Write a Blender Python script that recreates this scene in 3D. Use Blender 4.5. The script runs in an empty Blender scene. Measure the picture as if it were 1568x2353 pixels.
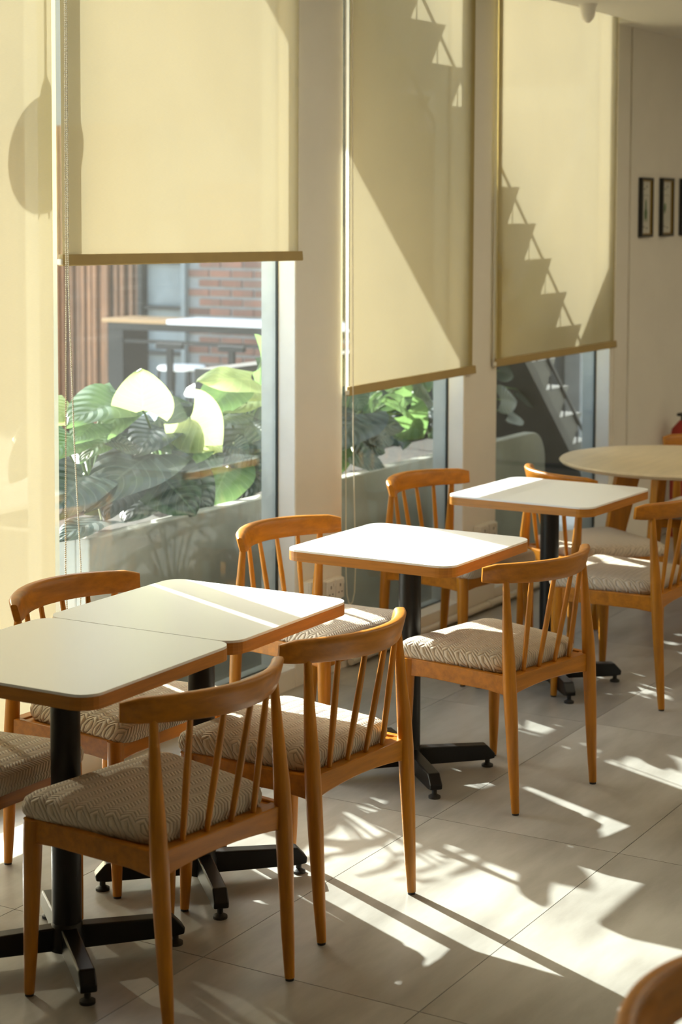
import bpy, math, random
from math import sin, cos, pi, radians, sqrt
from mathutils import Vector, Matrix

random.seed(7)
scene = bpy.context.scene
COL = scene.collection

# ------------------------------------------------------------------ camera
cam_data = bpy.data.cameras.new('camera')
cam = bpy.data.objects.new('camera', cam_data)
COL.objects.link(cam)
R_ = Vector((0.86122126, 0.50822289, 0.00272549))
U_ = Vector((-0.03821112, 0.05940218, 0.99750253))
F_ = Vector((-0.50679172, 0.85917453, -0.07057818))
cam.matrix_world = Matrix(((R_.x, U_.x, -F_.x, 0.0), (R_.y, U_.y, -F_.y, 0.0),
                           (R_.z, U_.z, -F_.z, 1.7955), (0, 0, 0, 1)))
cam_data.sensor_fit = 'VERTICAL'
cam_data.sensor_height = 36.0
cam_data.sensor_width = 24.0
cam_data.lens = 64.035
cam_data.shift_x = 0.0
cam_data.shift_y = -0.1624
cam_data.clip_end = 200
cam_data.dof.use_dof = True
cam_data.dof.focus_distance = 5.0
cam_data.dof.aperture_fstop = 4.0
scene.camera = cam

# ------------------------------------------------------------------ light
SUN_AZ, SUN_EL = radians(24.5), radians(26.4)
sun_dir = Vector((cos(SUN_EL) * cos(SUN_AZ), -cos(SUN_EL) * sin(SUN_AZ), -sin(SUN_EL)))
sun_data = bpy.data.lights.new('sun', 'SUN')
sun_data.energy = 18.0
sun_data.angle = radians(0.53)
sun_data.color = (1.0, 0.98, 0.94)
sun = bpy.data.objects.new('sun', sun_data)
sun.rotation_euler = sun_dir.to_track_quat('-Z', 'Y').to_euler()
sun.location = (-14, 10, 9)
COL.objects.link(sun)

world = bpy.data.worlds.new('sky')
scene.world = world
world.use_nodes = True
wn, wl = world.node_tree.nodes, world.node_tree.links
wn.clear()
w_out = wn.new('ShaderNodeOutputWorld')
w_bg = wn.new('ShaderNodeBackground')
w_sky = wn.new('ShaderNodeTexSky')
w_sky.sky_type = 'NISHITA'
w_sky.sun_disc = False
w_sky.sun_elevation = SUN_EL
w_sky.sun_rotation = math.atan2(-sun_dir.x, -sun_dir.y)
w_sky.air_density = 1.0
w_sky.dust_density = 3.0
w_bg.inputs['Strength'].default_value = 0.90
wl.new(w_sky.outputs[0], w_bg.inputs['Color'])
wl.new(w_bg.outputs[0], w_out.inputs['Surface'])

scene.view_settings.view_transform = 'Standard'
scene.view_settings.look = 'None'
scene.view_settings.gamma = 1.0
scene.view_settings.use_curve_mapping = False
scene.view_settings.exposure = 0.2

# ------------------------------------------------------------------ helpers
class MB:
    """collects shapes, then links them as ONE mesh object"""
    def __init__(self):
        self.v, self.f, self.uv = [], [], None

    def quadgrid(self, pts, close_u=False, close_v=False):
        nu, nv = len(pts), len(pts[0])
        b = len(self.v)
        for row in pts:
            self.v.extend(tuple(p) for p in row)
        for i in range(nu if close_u else nu - 1):
            for j in range(nv if close_v else nv - 1):
                i2, j2 = (i + 1) % nu, (j + 1) % nv
                self.f.append((b + i * nv + j, b + i2 * nv + j, b + i2 * nv + j2, b + i * nv + j2))
        return b

    def box(self, x0, x1, y0, y1, z0, z1):
        b = len(self.v)
        for z in (z0, z1):
            self.v += [(x0, y0, z), (x1, y0, z), (x1, y1, z), (x0, y1, z)]
        self.f += [(b, b + 3, b + 2, b + 1), (b + 4, b + 5, b + 6, b + 7)]
        for i in range(4):
            j = (i + 1) % 4
            self.f.append((b + i, b + j, b + 4 + j, b + 4 + i))
        return self

    def prism(self, poly, f3a, f3b):
        """poly of 2-d points, f3a/f3b map a point to the two end caps"""
        n = len(poly)
        b = len(self.v)
        self.v += [tuple(f3a(*p)) for p in poly] + [tuple(f3b(*p)) for p in poly]
        self.f.append(tuple(b + i for i in reversed(range(n))))
        self.f.append(tuple(b + n + i for i in range(n)))
        for i in range(n):
            j = (i + 1) % n
            self.f.append((b + i, b + j, b + n + j, b + n + i))
        return self

    def tube(self, pts, radii, n=10, sy=1.0):
        pts = [Vector(p) for p in pts]
        rings = []
        ref = None
        for i, p in enumerate(pts):
            d = (pts[min(i + 1, len(pts) - 1)] - pts[max(i - 1, 0)]).normalized()
            if ref is None:
                ref = Vector((1, 0, 0)) if abs(d.x) < 0.8 else Vector((0, 1, 0))
            a = (ref - d * ref.dot(d)).normalized()
            c = d.cross(a)
            ref = a
            r = radii[i] if isinstance(radii, (list, tuple)) else radii
            rings.append([p + a * (r * cos(2 * pi * k / n)) + c * (r * sy * sin(2 * pi * k / n)) for k in range(n)])
        b = self.quadgrid(rings, False, True)
        self.f.append(tuple(b + k for k in reversed(range(n))))
        e = b + (len(pts) - 1) * n
        self.f.append(tuple(e + k for k in range(n)))
        return self

    def lathe(self, prof, n=20, c=(0, 0, 0)):
        rows = [[(c[0] + r * cos(2 * pi * k / n), c[1] + r * sin(2 * pi * k / n), c[2] + z) for k in range(n)] for r, z in prof]
        b = self.quadgrid(rows, False, True)
        if prof[0][0] > 1e-5:
            self.f.append(tuple(b + k for k in reversed(range(n))))
        if prof[-1][0] > 1e-5:
            e = b + (len(prof) - 1) * n
            self.f.append(tuple(e + k for k in range(n)))
        return self

    def mesh(self, name, material, smooth=False):
        m = bpy.data.meshes.new(name)
        m.from_pydata(self.v, [], self.f)
        if smooth:
            for p in m.polygons:
                p.use_smooth = True
        m.materials.append(material)
        m.update()
        return m

    def build(self, name, material, parent=None, smooth=False, loc=None, bevel=0, seg=2, auto=None):
        o = bpy.data.objects.new(name, self.mesh(name, material, smooth))
        COL.objects.link(o)
        if parent:
            o.parent = parent
        if loc:
            o.location = loc
        if bevel:
            md = o.modifiers.new('bevel', 'BEVEL')
            md.width = bevel
            md.segments = seg
            md.limit_method = 'ANGLE'
            md.angle_limit = radians(40)
        if auto:
            try:
                o.data.set_sharp_from_angle(angle=radians(auto))
            except Exception:
                pass
        return o


def box(name, m, x0, x1, y0, y1, z0, z1, parent=None, bevel=0, seg=2):
    return MB().box(x0, x1, y0, y1, z0, z1).build(name, m, parent, bevel=bevel, seg=seg)


def link_mesh(name, mesh, parent=None, loc=None, rot=None, scale=None):
    o = bpy.data.objects.new(name, mesh)
    COL.objects.link(o)
    if parent:
        o.parent = parent
    if loc:
        o.location = loc
    if rot:
        o.rotation_euler = rot
    if scale:
        o.scale = scale
    return o


def tag(o, label=None, cat=None, group=None, kind=None):
    if label:
        o['label'] = label
    if cat:
        o['category'] = cat
    if group:
        o['group'] = group
    if kind:
        o['kind'] = kind
    return o


def thing(name, label, cat, loc=(0, 0, 0), rz=0.0, group=None):
    o = bpy.data.objects.new(name, None)
    o.empty_display_size = 0.1
    COL.objects.link(o)
    o.location = loc
    o.rotation_euler = (0, 0, rz)
    return tag(o, label, cat, group)


def structure(o):
    o['kind'] = 'structure'
    return o


def copy_tree(o, parent=None):
    c = o.copy()
    COL.objects.link(c)
    c.parent = parent
    for ch in list(KIDS.get(o.name, [])):
        cc = copy_tree(ch, c)
    return c


KIDS = {}


def index_kids():
    KIDS.clear()
    for o in bpy.data.objects:
        if o.parent:
            KIDS.setdefault(o.parent.name, []).append(o)


# ------------------------------------------------------------------ materials
def new_mat(name):
    m = bpy.data.materials.new(name)
    m.use_nodes = True
    nt = m.node_tree
    nt.nodes.clear()
    out = nt.nodes.new('ShaderNodeOutputMaterial')
    return m, nt, nt.nodes, nt.links, out


def pbr(name, col, rough=0.5, metal=0.0, spec=0.5, noise=0.0, nscale=6.0, stretch=(1, 1, 1), col2=None,
        bump=0.0, bscale=60.0, coat=0.0, randv=0.0, detail=4.0, rvar=0.0):
    m, nt, N, L, out = new_mat(name)
    p = N.new('ShaderNodeBsdfPrincipled')
    p.inputs['Base Color'].default_value = (*col, 1)
    p.inputs['Roughness'].default_value = rough
    p.inputs['Metallic'].default_value = metal
    p.inputs['Specular IOR Level'].default_value = spec
    p.inputs['Coat Weight'].default_value = coat
    p.inputs['Coat Roughness'].default_value = 0.2
    L.new(p.outputs[0], out.inputs[0])
    tc = N.new('ShaderNodeTexCoord')
    mp = N.new('ShaderNodeMapping')
    mp.inputs['Scale'].default_value = stretch
    L.new(tc.outputs['Object'], mp.inputs['Vector'])
    vec = mp.outputs[0]
    oi = None
    if randv:
        oi = N.new('ShaderNodeObjectInfo')
        ad = N.new('ShaderNodeVectorMath')
        ad.operation = 'ADD'
        mu = N.new('ShaderNodeMath')
        mu.operation = 'MULTIPLY'
        mu.inputs[1].default_value = 37.0
        L.new(oi.outputs['Random'], mu.inputs[0])
        L.new(vec, ad.inputs[0])
        L.new(mu.outputs[0], ad.inputs[1])
        vec = ad.outputs[0]
    last = None
    if noise or col2:
        nz = N.new('ShaderNodeTexNoise')
        nz.inputs['Scale'].default_value = nscale
        nz.inputs['Detail'].default_value = detail
        nz.inputs['Roughness'].default_value = 0.6
        L.new(vec, nz.inputs['Vector'])
        rp = N.new('ShaderNodeValToRGB')
        c2 = col2 if col2 else tuple(c * (1 - noise) for c in col)
        rp.color_ramp.elements[0].position = 0.35
        rp.color_ramp.elements[1].position = 0.65
        rp.color_ramp.elements[0].color = (*c2, 1)
        rp.color_ramp.elements[1].color = (*col, 1)
        L.new(nz.outputs['Fac'], rp.inputs[0])
        last = rp.outputs[0]
        if rvar:
            mr = N.new('ShaderNodeMapRange')
            mr.inputs['To Min'].default_value = rough - rvar
            mr.inputs['To Max'].default_value = rough + rvar
            L.new(nz.outputs['Fac'], mr.inputs['Value'])
            L.new(mr.outputs[0], p.inputs['Roughness'])
    if randv:
        hs = N.new('ShaderNodeHueSaturation')
        mr = N.new('ShaderNodeMapRange')
        mr.inputs['To Min'].default_value = 1 - randv
        mr.inputs['To Max'].default_value = 1 + randv
        L.new(oi.outputs['Random'], mr.inputs['Value'])
        L.new(mr.outputs[0], hs.inputs['Value'])
        if last:
            L.new(last, hs.inputs['Color'])
        else:
            hs.inputs['Color'].default_value = (*col, 1)
        last = hs.outputs[0]
    if last:
        L.new(last, p.inputs['Base Color'])
    if bump:
        nb = N.new('ShaderNodeTexNoise')
        nb.inputs['Scale'].default_value = bscale
        nb.inputs['Detail'].default_value = 3
        L.new(vec, nb.inputs['Vector'])
        bp = N.new('ShaderNodeBump')
        bp.inputs['Strength'].default_value = bump
        bp.inputs['Distance'].default_value = 0.004
        L.new(nb.outputs['Fac'], bp.inputs['Height'])
        L.new(bp.outputs[0], p.inputs['Normal'])
    return m


def math_node(N, L, op, a, b=None, c=None):
    n = N.new('ShaderNodeMath')
    n.operation = op
    for i, x in enumerate((a, b, c)):
        if x is None:
            continue
        if isinstance(x, (int, float)):
            n.inputs[i].default_value = x
        else:
            L.new(x, n.inputs[i])
    return n.outputs[0]


def fabric_mat():
    """flat-braided seat cloth: rows of slanted strands, the slant flips from row to row"""
    m, nt, N, L, out = new_mat('braided_fabric')
    p = N.new('ShaderNodeBsdfPrincipled')
    p.inputs['Roughness'].default_value = 0.85
    p.inputs['Specular IOR Level'].default_value = 0.2
    p.inputs['Sheen Weight'].default_value = 0.15
    L.new(p.outputs[0], out.inputs[0])
    tc = N.new('ShaderNodeTexCoord')
    sp = N.new('ShaderNodeSeparateXYZ')
    L.new(tc.outputs['Object'], sp.inputs[0])
    M = lambda op, a, b=None, c=None: math_node(N, L, op, a, b, c)
    W = 0.021
    xr = M('DIVIDE', M('ADD', sp.outputs[0], M('MULTIPLY', sp.outputs[2], 0.7)), W)
    row = M('FLOOR', xr)
    fr = M('FRACT', xr)
    par = M('MODULO', M('ADD', row, 1000.0), 2.0)
    sgn = M('SUBTRACT', M('MULTIPLY', par, 2.0), 1.0)
    sl = M('ADD', M('DIVIDE', sp.outputs[1], 0.0105), M('MULTIPLY', M('MULTIPLY', fr, sgn), 1.25))
    st = M('FRACT', M('ADD', sl, 1000.0))
    tri = M('SUBTRACT', 1.0, M('ABSOLUTE', M('SUBTRACT', M('MULTIPLY', st, 2.0), 1.0)))
    edge = M('SUBTRACT', 1.0, M('ABSOLUTE', M('SUBTRACT', M('MULTIPLY', fr, 2.0), 1.0)))
    h = M('MULTIPLY', M('POWER', tri, 0.5), M('ADD', 0.55, M('MULTIPLY', M('POWER', edge, 0.6), 0.45)))
    bp = N.new('ShaderNodeBump')
    bp.inputs['Strength'].default_value = 0.9
    bp.inputs['Distance'].default_value = 0.006
    L.new(h, bp.inputs['Height'])
    L.new(bp.outputs[0], p.inputs['Normal'])
    rp = N.new('ShaderNodeValToRGB')
    rp.color_ramp.elements[0].position = 0.05
    rp.color_ramp.elements[0].color = (0.27, 0.215, 0.155, 1)
    rp.color_ramp.elements[1].position = 0.4
    rp.color_ramp.elements[1].color = (0.72, 0.62, 0.49, 1)
    L.new(h, rp.inputs[0])
    nz = N.new('ShaderNodeTexNoise')
    nz.inputs['Scale'].default_value = 90
    L.new(tc.outputs['Object'], nz.inputs['Vector'])
    mx = N.new('ShaderNodeMixRGB')
    mx.blend_type = 'MULTIPLY'
    mx.inputs[0].default_value = 0.15
    L.new(rp.outputs[0], mx.inputs[1])
    L.new(nz.outputs['Fac'], mx.inputs[2])
    L.new(mx.outputs[0], p.inputs['Base Color'])
    return m


def blind_mat(name='blind_fabric', tcol=(0.184, 0.161, 0.110), dcol=(0.60, 0.47, 0.18), opn=0.055):
    m, nt, N, L, out = new_mat(name)
    tc = N.new('ShaderNodeTexCoord')
    nz = N.new('ShaderNodeTexNoise')
    nz.inputs['Scale'].default_value = 3.0
    nz.inputs['Detail'].default_value = 6
    L.new(tc.outputs['Object'], nz.inputs['Vector'])
    mp = N.new('ShaderNodeMapping')
    mp.inputs['Scale'].default_value = (1, 60, 900)
    L.new(tc.outputs['Object'], mp.inputs['Vector'])
    n2 = N.new('ShaderNodeTexNoise')
    n2.inputs['Scale'].default_value = 1.0
    n2.inputs['Detail'].default_value = 2
    L.new(mp.outputs[0], n2.inputs['Vector'])
    f = math_node(N, L, 'ADD', math_node(N, L, 'MULTIPLY', nz.outputs['Fac'], 0.12),
                  math_node(N, L, 'MULTIPLY', n2.outputs['Fac'], 0.10))
    f = math_node(N, L, 'ADD', f, 0.88)

    def tint(c):
        mx = N.new('ShaderNodeMixRGB')
        mx.blend_type = 'MULTIPLY'
        mx.inputs[0].default_value = 1
        mx.inputs[1].default_value = (*c, 1)
        L.new(f, mx.inputs[2])
        return mx.outputs[0]
    tr = N.new('ShaderNodeBsdfTranslucent')
    L.new(tint(tcol), tr.inputs[0])
    df = N.new('ShaderNodeBsdfDiffuse')
    L.new(tint(dcol), df.inputs[0])
    tp = N.new('ShaderNodeBsdfTransparent')
    tp.inputs[0].default_value = (1.0, 0.93, 0.78, 1)
    a = N.new('ShaderNodeMixShader')
    a.inputs[0].default_value = 0.42
    L.new(df.outputs[0], a.inputs[1])
    L.new(tr.outputs[0], a.inputs[2])
    b = N.new('ShaderNodeMixShader')
    b.inputs[0].default_value = opn
    L.new(a.outputs[0], b.inputs[1])
    L.new(tp.outputs[0], b.inputs[2])
    L.new(b.outputs[0], out.inputs[0])
    return m


def glass_mat(name, dust=0.03):
    """thin clear pane: see-through, Fresnel mirror, a film of dust with wiping streaks"""
    m, nt, N, L, out = new_mat(name)
    tp = N.new('ShaderNodeBsdfTransparent')
    tp.inputs[0].default_value = (0.93, 0.97, 0.95, 1)
    gl = N.new('ShaderNodeBsdfGlossy')
    gl.inputs['Roughness'].default_value = 0.0
    ge = N.new('ShaderNodeNewGeometry')
    dt = N.new('ShaderNodeVectorMath')
    dt.operation = 'DOT_PRODUCT'
    L.new(ge.outputs['Normal'], dt.inputs[0])
    L.new(ge.outputs['Incoming'], dt.inputs[1])
    ci = math_node(N, L, 'SUBTRACT', 1.0, math_node(N, L, 'ABSOLUTE', dt.outputs['Value']))
    fz = math_node(N, L, 'ADD', 0.035, math_node(N, L, 'MULTIPLY', math_node(N, L, 'POWER', ci, 5.0), 0.96))
    a = N.new('ShaderNodeMixShader')
    L.new(fz, a.inputs[0])
    L.new(tp.outputs[0], a.inputs[1])
    L.new(gl.outputs[0], a.inputs[2])
    tl = N.new('ShaderNodeBsdfTranslucent')
    tl.inputs[0].default_value = (0.9, 0.95, 0.92, 1)
    tc = N.new('ShaderNodeTexCoord')
    mp = N.new('ShaderNodeMapping')
    mp.inputs['Rotation'].default_value = (radians(-14), 0, 0)
    mp.inputs['Scale'].default_value = (1, 1.5, 60)
    L.new(tc.outputs['Object'], mp.inputs['Vector'])
    nz = N.new('ShaderNodeTexNoise')
    nz.inputs['Scale'].default_value = 1.6
    nz.inputs['Detail'].default_value = 6
    L.new(mp.outputs[0], nz.inputs['Vector'])
    n2 = N.new('ShaderNodeTexNoise')
    n2.inputs['Scale'].default_value = 2.2
    n2.inputs['Detail'].default_value = 3
    L.new(tc.outputs['Object'], n2.inputs['Vector'])
    vo = N.new('ShaderNodeTexVoronoi')
    vo.inputs['Scale'].default_value = 34
    L.new(tc.outputs['Object'], vo.inputs['Vector'])
    speck = math_node(N, L, 'LESS_THAN', vo.outputs['Distance'], 0.055)
    s = math_node(N, L, 'MULTIPLY', math_node(N, L, 'POWER', nz.outputs['Fac'], 6.0), 12.0)
    s = math_node(N, L, 'MULTIPLY', s, math_node(N, L, 'POWER', n2.outputs['Fac'], 2.0))
    s = math_node(N, L, 'MULTIPLY', math_node(N, L, 'ADD', s, 0.8), dust)
    s = math_node(N, L, 'ADD', s, math_node(N, L, 'MULTIPLY', speck, dust * 3.0))
    b = N.new('ShaderNodeMixShader')
    L.new(s, b.inputs[0])
    L.new(a.outputs[0], b.inputs[1])
    L.new(tl.outputs[0], b.inputs[2])
    L.new(b.outputs[0], out.inputs[0])
    return m


def leaf_mat(name, col, tcol, tmix=0.45, rough=0.38):
    m, nt, N, L, out = new_mat(name)
    uv = N.new('ShaderNodeUVMap')
    sp = N.new('ShaderNodeSeparateXYZ')
    L.new(uv.outputs[0], sp.inputs[0])
    M = lambda op, a, b=None: math_node(N, L, op, a, b)
    s = M('ABSOLUTE', M('SUBTRACT', M('MULTIPLY', sp.outputs[0], 2.0), 1.0))
    v = M('FRACT', M('SUBTRACT', M('MULTIPLY', sp.outputs[1], 7.0), M('MULTIPLY', s, 2.6)))
    vein = M('LESS_THAN', M('ABSOLUTE', M('SUBTRACT', v, 0.5)), 0.05)
    mid = M('LESS_THAN', s, 0.035)
    vv = M('MAXIMUM', vein, mid)
    mx = N.new('ShaderNodeMixRGB')
    mx.inputs[1].default_value = (*col, 1)
    mx.inputs[2].default_value = (min(1, col[0] * 1.9 + 0.04), min(1, col[1] * 1.6 + 0.04), min(1, col[2] * 1.7 + 0.03), 1)
    L.new(M('MULTIPLY', vv, 0.7), mx.inputs[0])
    p = N.new('ShaderNodeBsdfPrincipled')
    p.inputs['Roughness'].default_value = rough
    L.new(mx.outputs[0], p.inputs['Base Color'])
    bp = N.new('ShaderNodeBump')
    bp.inputs['Strength'].default_value = 0.5
    bp.inputs['Distance'].default_value = 0.01
    L.new(M('ABSOLUTE', M('SUBTRACT', v, 0.5)), bp.inputs['Height'])
    L.new(bp.outputs[0], p.inputs['Normal'])
    t = N.new('ShaderNodeBsdfTranslucent')
    t.inputs[0].default_value = (*tcol, 1)
    a = N.new('ShaderNodeMixShader')
    a.inputs[0].default_value = tmix
    L.new(p.outputs[0], a.inputs[1])
    L.new(t.outputs[0], a.inputs[2])
    L.new(a.outputs[0], out.inputs[0])
    return m


M = {}
M['wood'] = pbr('oak_upright', (0.56, 0.215, 0.012), 0.34, spec=0.35, noise=0.32, nscale=5, stretch=(9, 9, 0.9), coat=0.1, randv=0.10, detail=6)
M['wood_h'] = pbr('oak_crosswise', (0.52, 0.190, 0.010), 0.34, spec=0.35, noise=0.32, nscale=5, stretch=(9, 0.9, 9), coat=0.1, randv=0.10, detail=6)
M['wood_edge'] = pbr('beech_edge', (0.53, 0.21, 0.025), 0.4, noise=0.25, nscale=4, stretch=(2, 2, 30))
M['laminate'] = pbr('white_laminate', (0.89, 0.895, 0.895), 0.30, spec=0.5, bump=0.02, bscale=300)
M['black_metal'] = pbr('black_steel', (0.006, 0.006, 0.0065), 0.36, metal=0.0, spec=0.35)
M['rubber'] = pbr('dark_rubber', (0.02, 0.018, 0.016), 0.6)
M['fabric'] = fabric_mat()
M['tile'] = pbr('stone_tile', (0.45, 0.435, 0.40), 0.32, nscale=2.2, stretch=(3.2, 0.8, 1), col2=(0.29, 0.275, 0.245), bump=0.05, bscale=140, randv=0.05, detail=9, rvar=0.06)
M['grout'] = pbr('dark_grout', (0.10, 0.085, 0.065), 0.9)
M['paint'] = pbr('cream_wall_paint', (0.85, 0.81, 0.73), 0.6, noise=0.04, nscale=3, bump=0.03, bscale=90)
M['ceil'] = pbr('ceiling_paint', (0.86, 0.83, 0.76), 0.7)
M['jamb'] = pbr('white_jamb_paint', (0.86, 0.85, 0.82), 0.5, noise=0.06, nscale=5)
M['concrete'] = pbr('grey_concrete', (0.38, 0.39, 0.37), 0.8, noise=0.30, nscale=4, bump=0.2, bscale=40, detail=8)
M['planter'] = pbr('planter_concrete', (0.33, 0.33, 0.295), 0.75, noise=0.28, nscale=3, bump=0.12, bscale=35, detail=8)
M['stair_dark'] = pbr('under_stair_dark', (0.035, 0.035, 0.032), 0.8, noise=0.4, nscale=5, bump=0.3, bscale=20)  # dark tone holds the shade under the stairs
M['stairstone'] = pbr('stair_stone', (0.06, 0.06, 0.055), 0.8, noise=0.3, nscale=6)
M['paving'] = pbr('outdoor_paving', (0.62, 0.61, 0.58), 0.85, noise=0.25, nscale=2, detail=8)
M['soil'] = pbr('planter_soil', (0.03, 0.024, 0.016), 1.0, noise=0.5, nscale=30, bump=0.5, bscale=40)
M['blind'] = blind_mat()
M['bar'] = pbr('blind_bar', (0.42, 0.30, 0.115), 0.6, noise=0.08, nscale=8)
M['chain'] = pbr('ivory_bead', (0.80, 0.74, 0.60), 0.35)
M['plastic'] = pbr('white_plastic', (0.80, 0.77, 0.70), 0.35)
M['hole'] = pbr('dark_slot', (0.05, 0.04, 0.03), 0.7)
M['glass1'] = glass_mat('dusty_glass', 0.0075)
M['glass2'] = glass_mat('cleaner_glass', 0.002)
M['seal'] = pbr('black_seal', (0.03, 0.035, 0.035), 0.6)
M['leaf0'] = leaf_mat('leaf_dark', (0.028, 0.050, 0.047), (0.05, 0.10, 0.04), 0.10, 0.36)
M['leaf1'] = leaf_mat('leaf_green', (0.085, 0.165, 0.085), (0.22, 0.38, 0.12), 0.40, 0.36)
M['leaf2'] = leaf_mat('leaf_sunlit', (0.22, 0.31, 0.12), (0.40, 0.47, 0.20), 0.55, 0.4)  # backlit leaves: the sun's brightness is put into the paler tone
M['stem'] = pbr('plant_stem', (0.10, 0.17, 0.05), 0.5)
M['brick'] = pbr('red_brick', (0.25, 0.105, 0.065), 0.85, nscale=3, col2=(0.17, 0.088, 0.062), randv=0.28, bump=0.2, bscale=60)
M['mortar'] = pbr('grey_mortar', (0.28, 0.275, 0.26), 0.9, noise=0.2, nscale=6)
M['slat'] = pbr('brown_slat', (0.25, 0.105, 0.038), 0.6, nscale=5, stretch=(9, 9, 0.9), col2=(0.15, 0.065, 0.025), randv=0.45)
M['greypanel'] = pbr('grey_panel', (0.20, 0.225, 0.225), 0.5, noise=0.3, nscale=3)
M['slatback'] = pbr('dark_backing', (0.05, 0.035, 0.025), 0.8)
M['whitetop'] = pbr('white_outdoor_top', (0.82, 0.82, 0.80), 0.4)
M['tanwood'] = pbr('tan_outdoor_wood', (0.45, 0.27, 0.12), 0.5, noise=0.2, nscale=4, stretch=(1, 9, 9))
M['frame_black'] = pbr('frame_black', (0.01, 0.01, 0.009), 0.35)
M['frame_gold'] = pbr('frame_gold', (0.30, 0.19, 0.04), 0.45, metal=0.4)
M['paper'] = pbr('picture_paper', (0.66, 0.65, 0.58), 0.6, noise=0.14, nscale=14)
M['green_ink'] = pbr('green_ink', (0.16, 0.26, 0.13), 0.7, noise=0.3, nscale=40)
M['grey_ink'] = pbr('grey_ink', (0.20, 0.19, 0.16), 0.7)
M['red'] = pbr('red_upholstery', (0.36, 0.030, 0.020), 0.7, bump=0.1, bscale=120)
M['lantern'] = pbr('woven_lantern', (0.30, 0.20, 0.09), 0.7, noise=0.4, nscale=30)
M['cream_wall'] = pbr('cream_render', (0.70, 0.62, 0.47), 0.9, noise=0.1, nscale=2)
M['pipe'] = pbr('painted_pipe', (0.66, 0.62, 0.53), 0.4)


def emit_mat(name, col, strength):
    m, nt, N, L, out = new_mat(name)
    e = N.new('ShaderNodeEmission')
    e.inputs[0].default_value = (*col, 1)
    e.inputs[1].default_value = strength
    L.new(e.outputs[0], out.inputs[0])
    return m


M['lamp'] = emit_mat('warm_fill_glow', (1.0, 0.86, 0.62), 6.0)  # glow of the added fill panels
M['facade'] = pbr('far_facade', (0.24, 0.22, 0.18), 0.9, noise=0.12, nscale=0.6)
M['gap_glow'] = blind_mat('white_gap_glow', (0.85, 0.85, 0.80), (0.8, 0.8, 0.75), 0.15)  # white stands in for the bright light beside a blind
M['outer'] = pbr('outer_render', (0.44, 0.455, 0.44), 0.8, noise=0.2, nscale=5, bump=0.1, bscale=40, detail=8)

# ------------------------------------------------------------------ the room
WX = -3.63            # room face of the window wall
GX = -3.71            # glass plane
OX = -3.785           # outer face of the window wall
Y0, Y1 = -1.8, 12.2   # ends of the room
XE = 2.4              # far side of the room
ZC, ZS = 2.782, 3.05  # hung ceiling, slab above
SILL = 0.074

# floor: bed + single stone tiles
floor = structure(box('floor', M['grout'], -3.80, XE + 0.1, Y0 - 0.1, Y1 + 0.1, -0.12, -0.0035))
TX, TY, G = 0.595, 1.2, 0.0012
tile_mesh = None
xs = [-1.8805 + TX * k for k in range(-3, 8)]
ys = [3.545 + TY * k for k in range(-5, 8)]
mb = MB().box(-TX / 2 + G, TX / 2 - G, -TY / 2 + G, TY / 2 - G, -0.01, 0.0)
tile_mesh = mb.mesh('tile', M['tile'])
for xa in xs[:-1]:
    for ya in ys[:-1]:
        if xa < WX - 0.1 or ya > Y1 - 0.1:
            continue
        if xa > XE - 0.3 or ya < Y0 - 0.7:
            continue
        link_mesh('tile', tile_mesh, floor, (xa + TX / 2, ya + TY / 2, 0))

# cut strip of tile along the window wall
MB().box(WX - 0.03, xs[0] - G, Y0, Y1, -0.01, 0.0).build('tile_strip', M['tile'], floor)

# window wall: inner painted leaf and outer concrete leaf, same openings
piers = [(Y0 - 0.1, 2.92), (5.819, 6.167), (7.235, 7.57), (8.941, Y1 + 0.1)]
wl_ = MB()
wo_ = MB()
for a, b in piers:
    wl_.box(GX, WX, a, b, -0.1, ZS)
    wo_.box(OX, GX - 0.012, a, b, -0.3, ZS + 0.4)
gaps = [(piers[i][1], piers[i + 1][0]) for i in range(3)]
for a, b in gaps:
    wl_.box(GX, WX, a, b, -0.1, SILL)
    wl_.box(GX, WX, a, b, 2.96, ZS)
    wo_.box(OX, GX - 0.012, a, b, -0.3, SILL - 0.005)
    wo_.box(OX, GX - 0.012, a, b, 2.96, ZS + 0.4)
wall_left = structure(wl_.build('wall_left', M['paint'], bevel=0.006, seg=3))
wall_left_outer = structure(wo_.build('wall_left_outer', M['outer']))

# white lining of the window reveals
names = ['window_1', 'window_2', 'window_3']
for i, (a, b) in enumerate(gaps):
    w = bpy.data.objects.new(names[i], None)
    COL.objects.link(w)
    w.location = (GX, (a + b) / 2, SILL)
    structure(w)
    inv = Matrix.Translation(w.location).inverted()

    def sub(o):
        o.parent = w
        o.matrix_parent_inverse = inv
        return o
    gm = M['glass1'] if i == 0 else M['glass2']
    sub(box('glass_pane', gm, GX - 0.010, GX - 0.004, a - 0.01, b + 0.01, SILL - 0.01, 2.97))
    sub(box('reveal_lining', M['jamb'], GX, WX - 0.004, b - 0.0015, b, SILL, 2.96))
    sub(box('reveal_lining', M['jamb'], GX, WX - 0.004, a, a + 0.0015, SILL, 2.96))
    sub(box('sill_board', M['jamb'], GX, WX - 0.001, a, b, SILL - 0.002, SILL + 0.003))
    s = MB()
    s.box(GX - 0.004, GX + 0.002, b - 0.006, b, SILL, 2.96)
    s.box(GX - 0.004, GX + 0.002, a, b, SILL, SILL + 0.007)
    sub(s.build('rubber_seal', M['seal']))
    if i == 0:
        sub(box('mullion', M['jamb'], -3.825, -3.770, 4.50, 4.590, SILL, 2.96))

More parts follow.
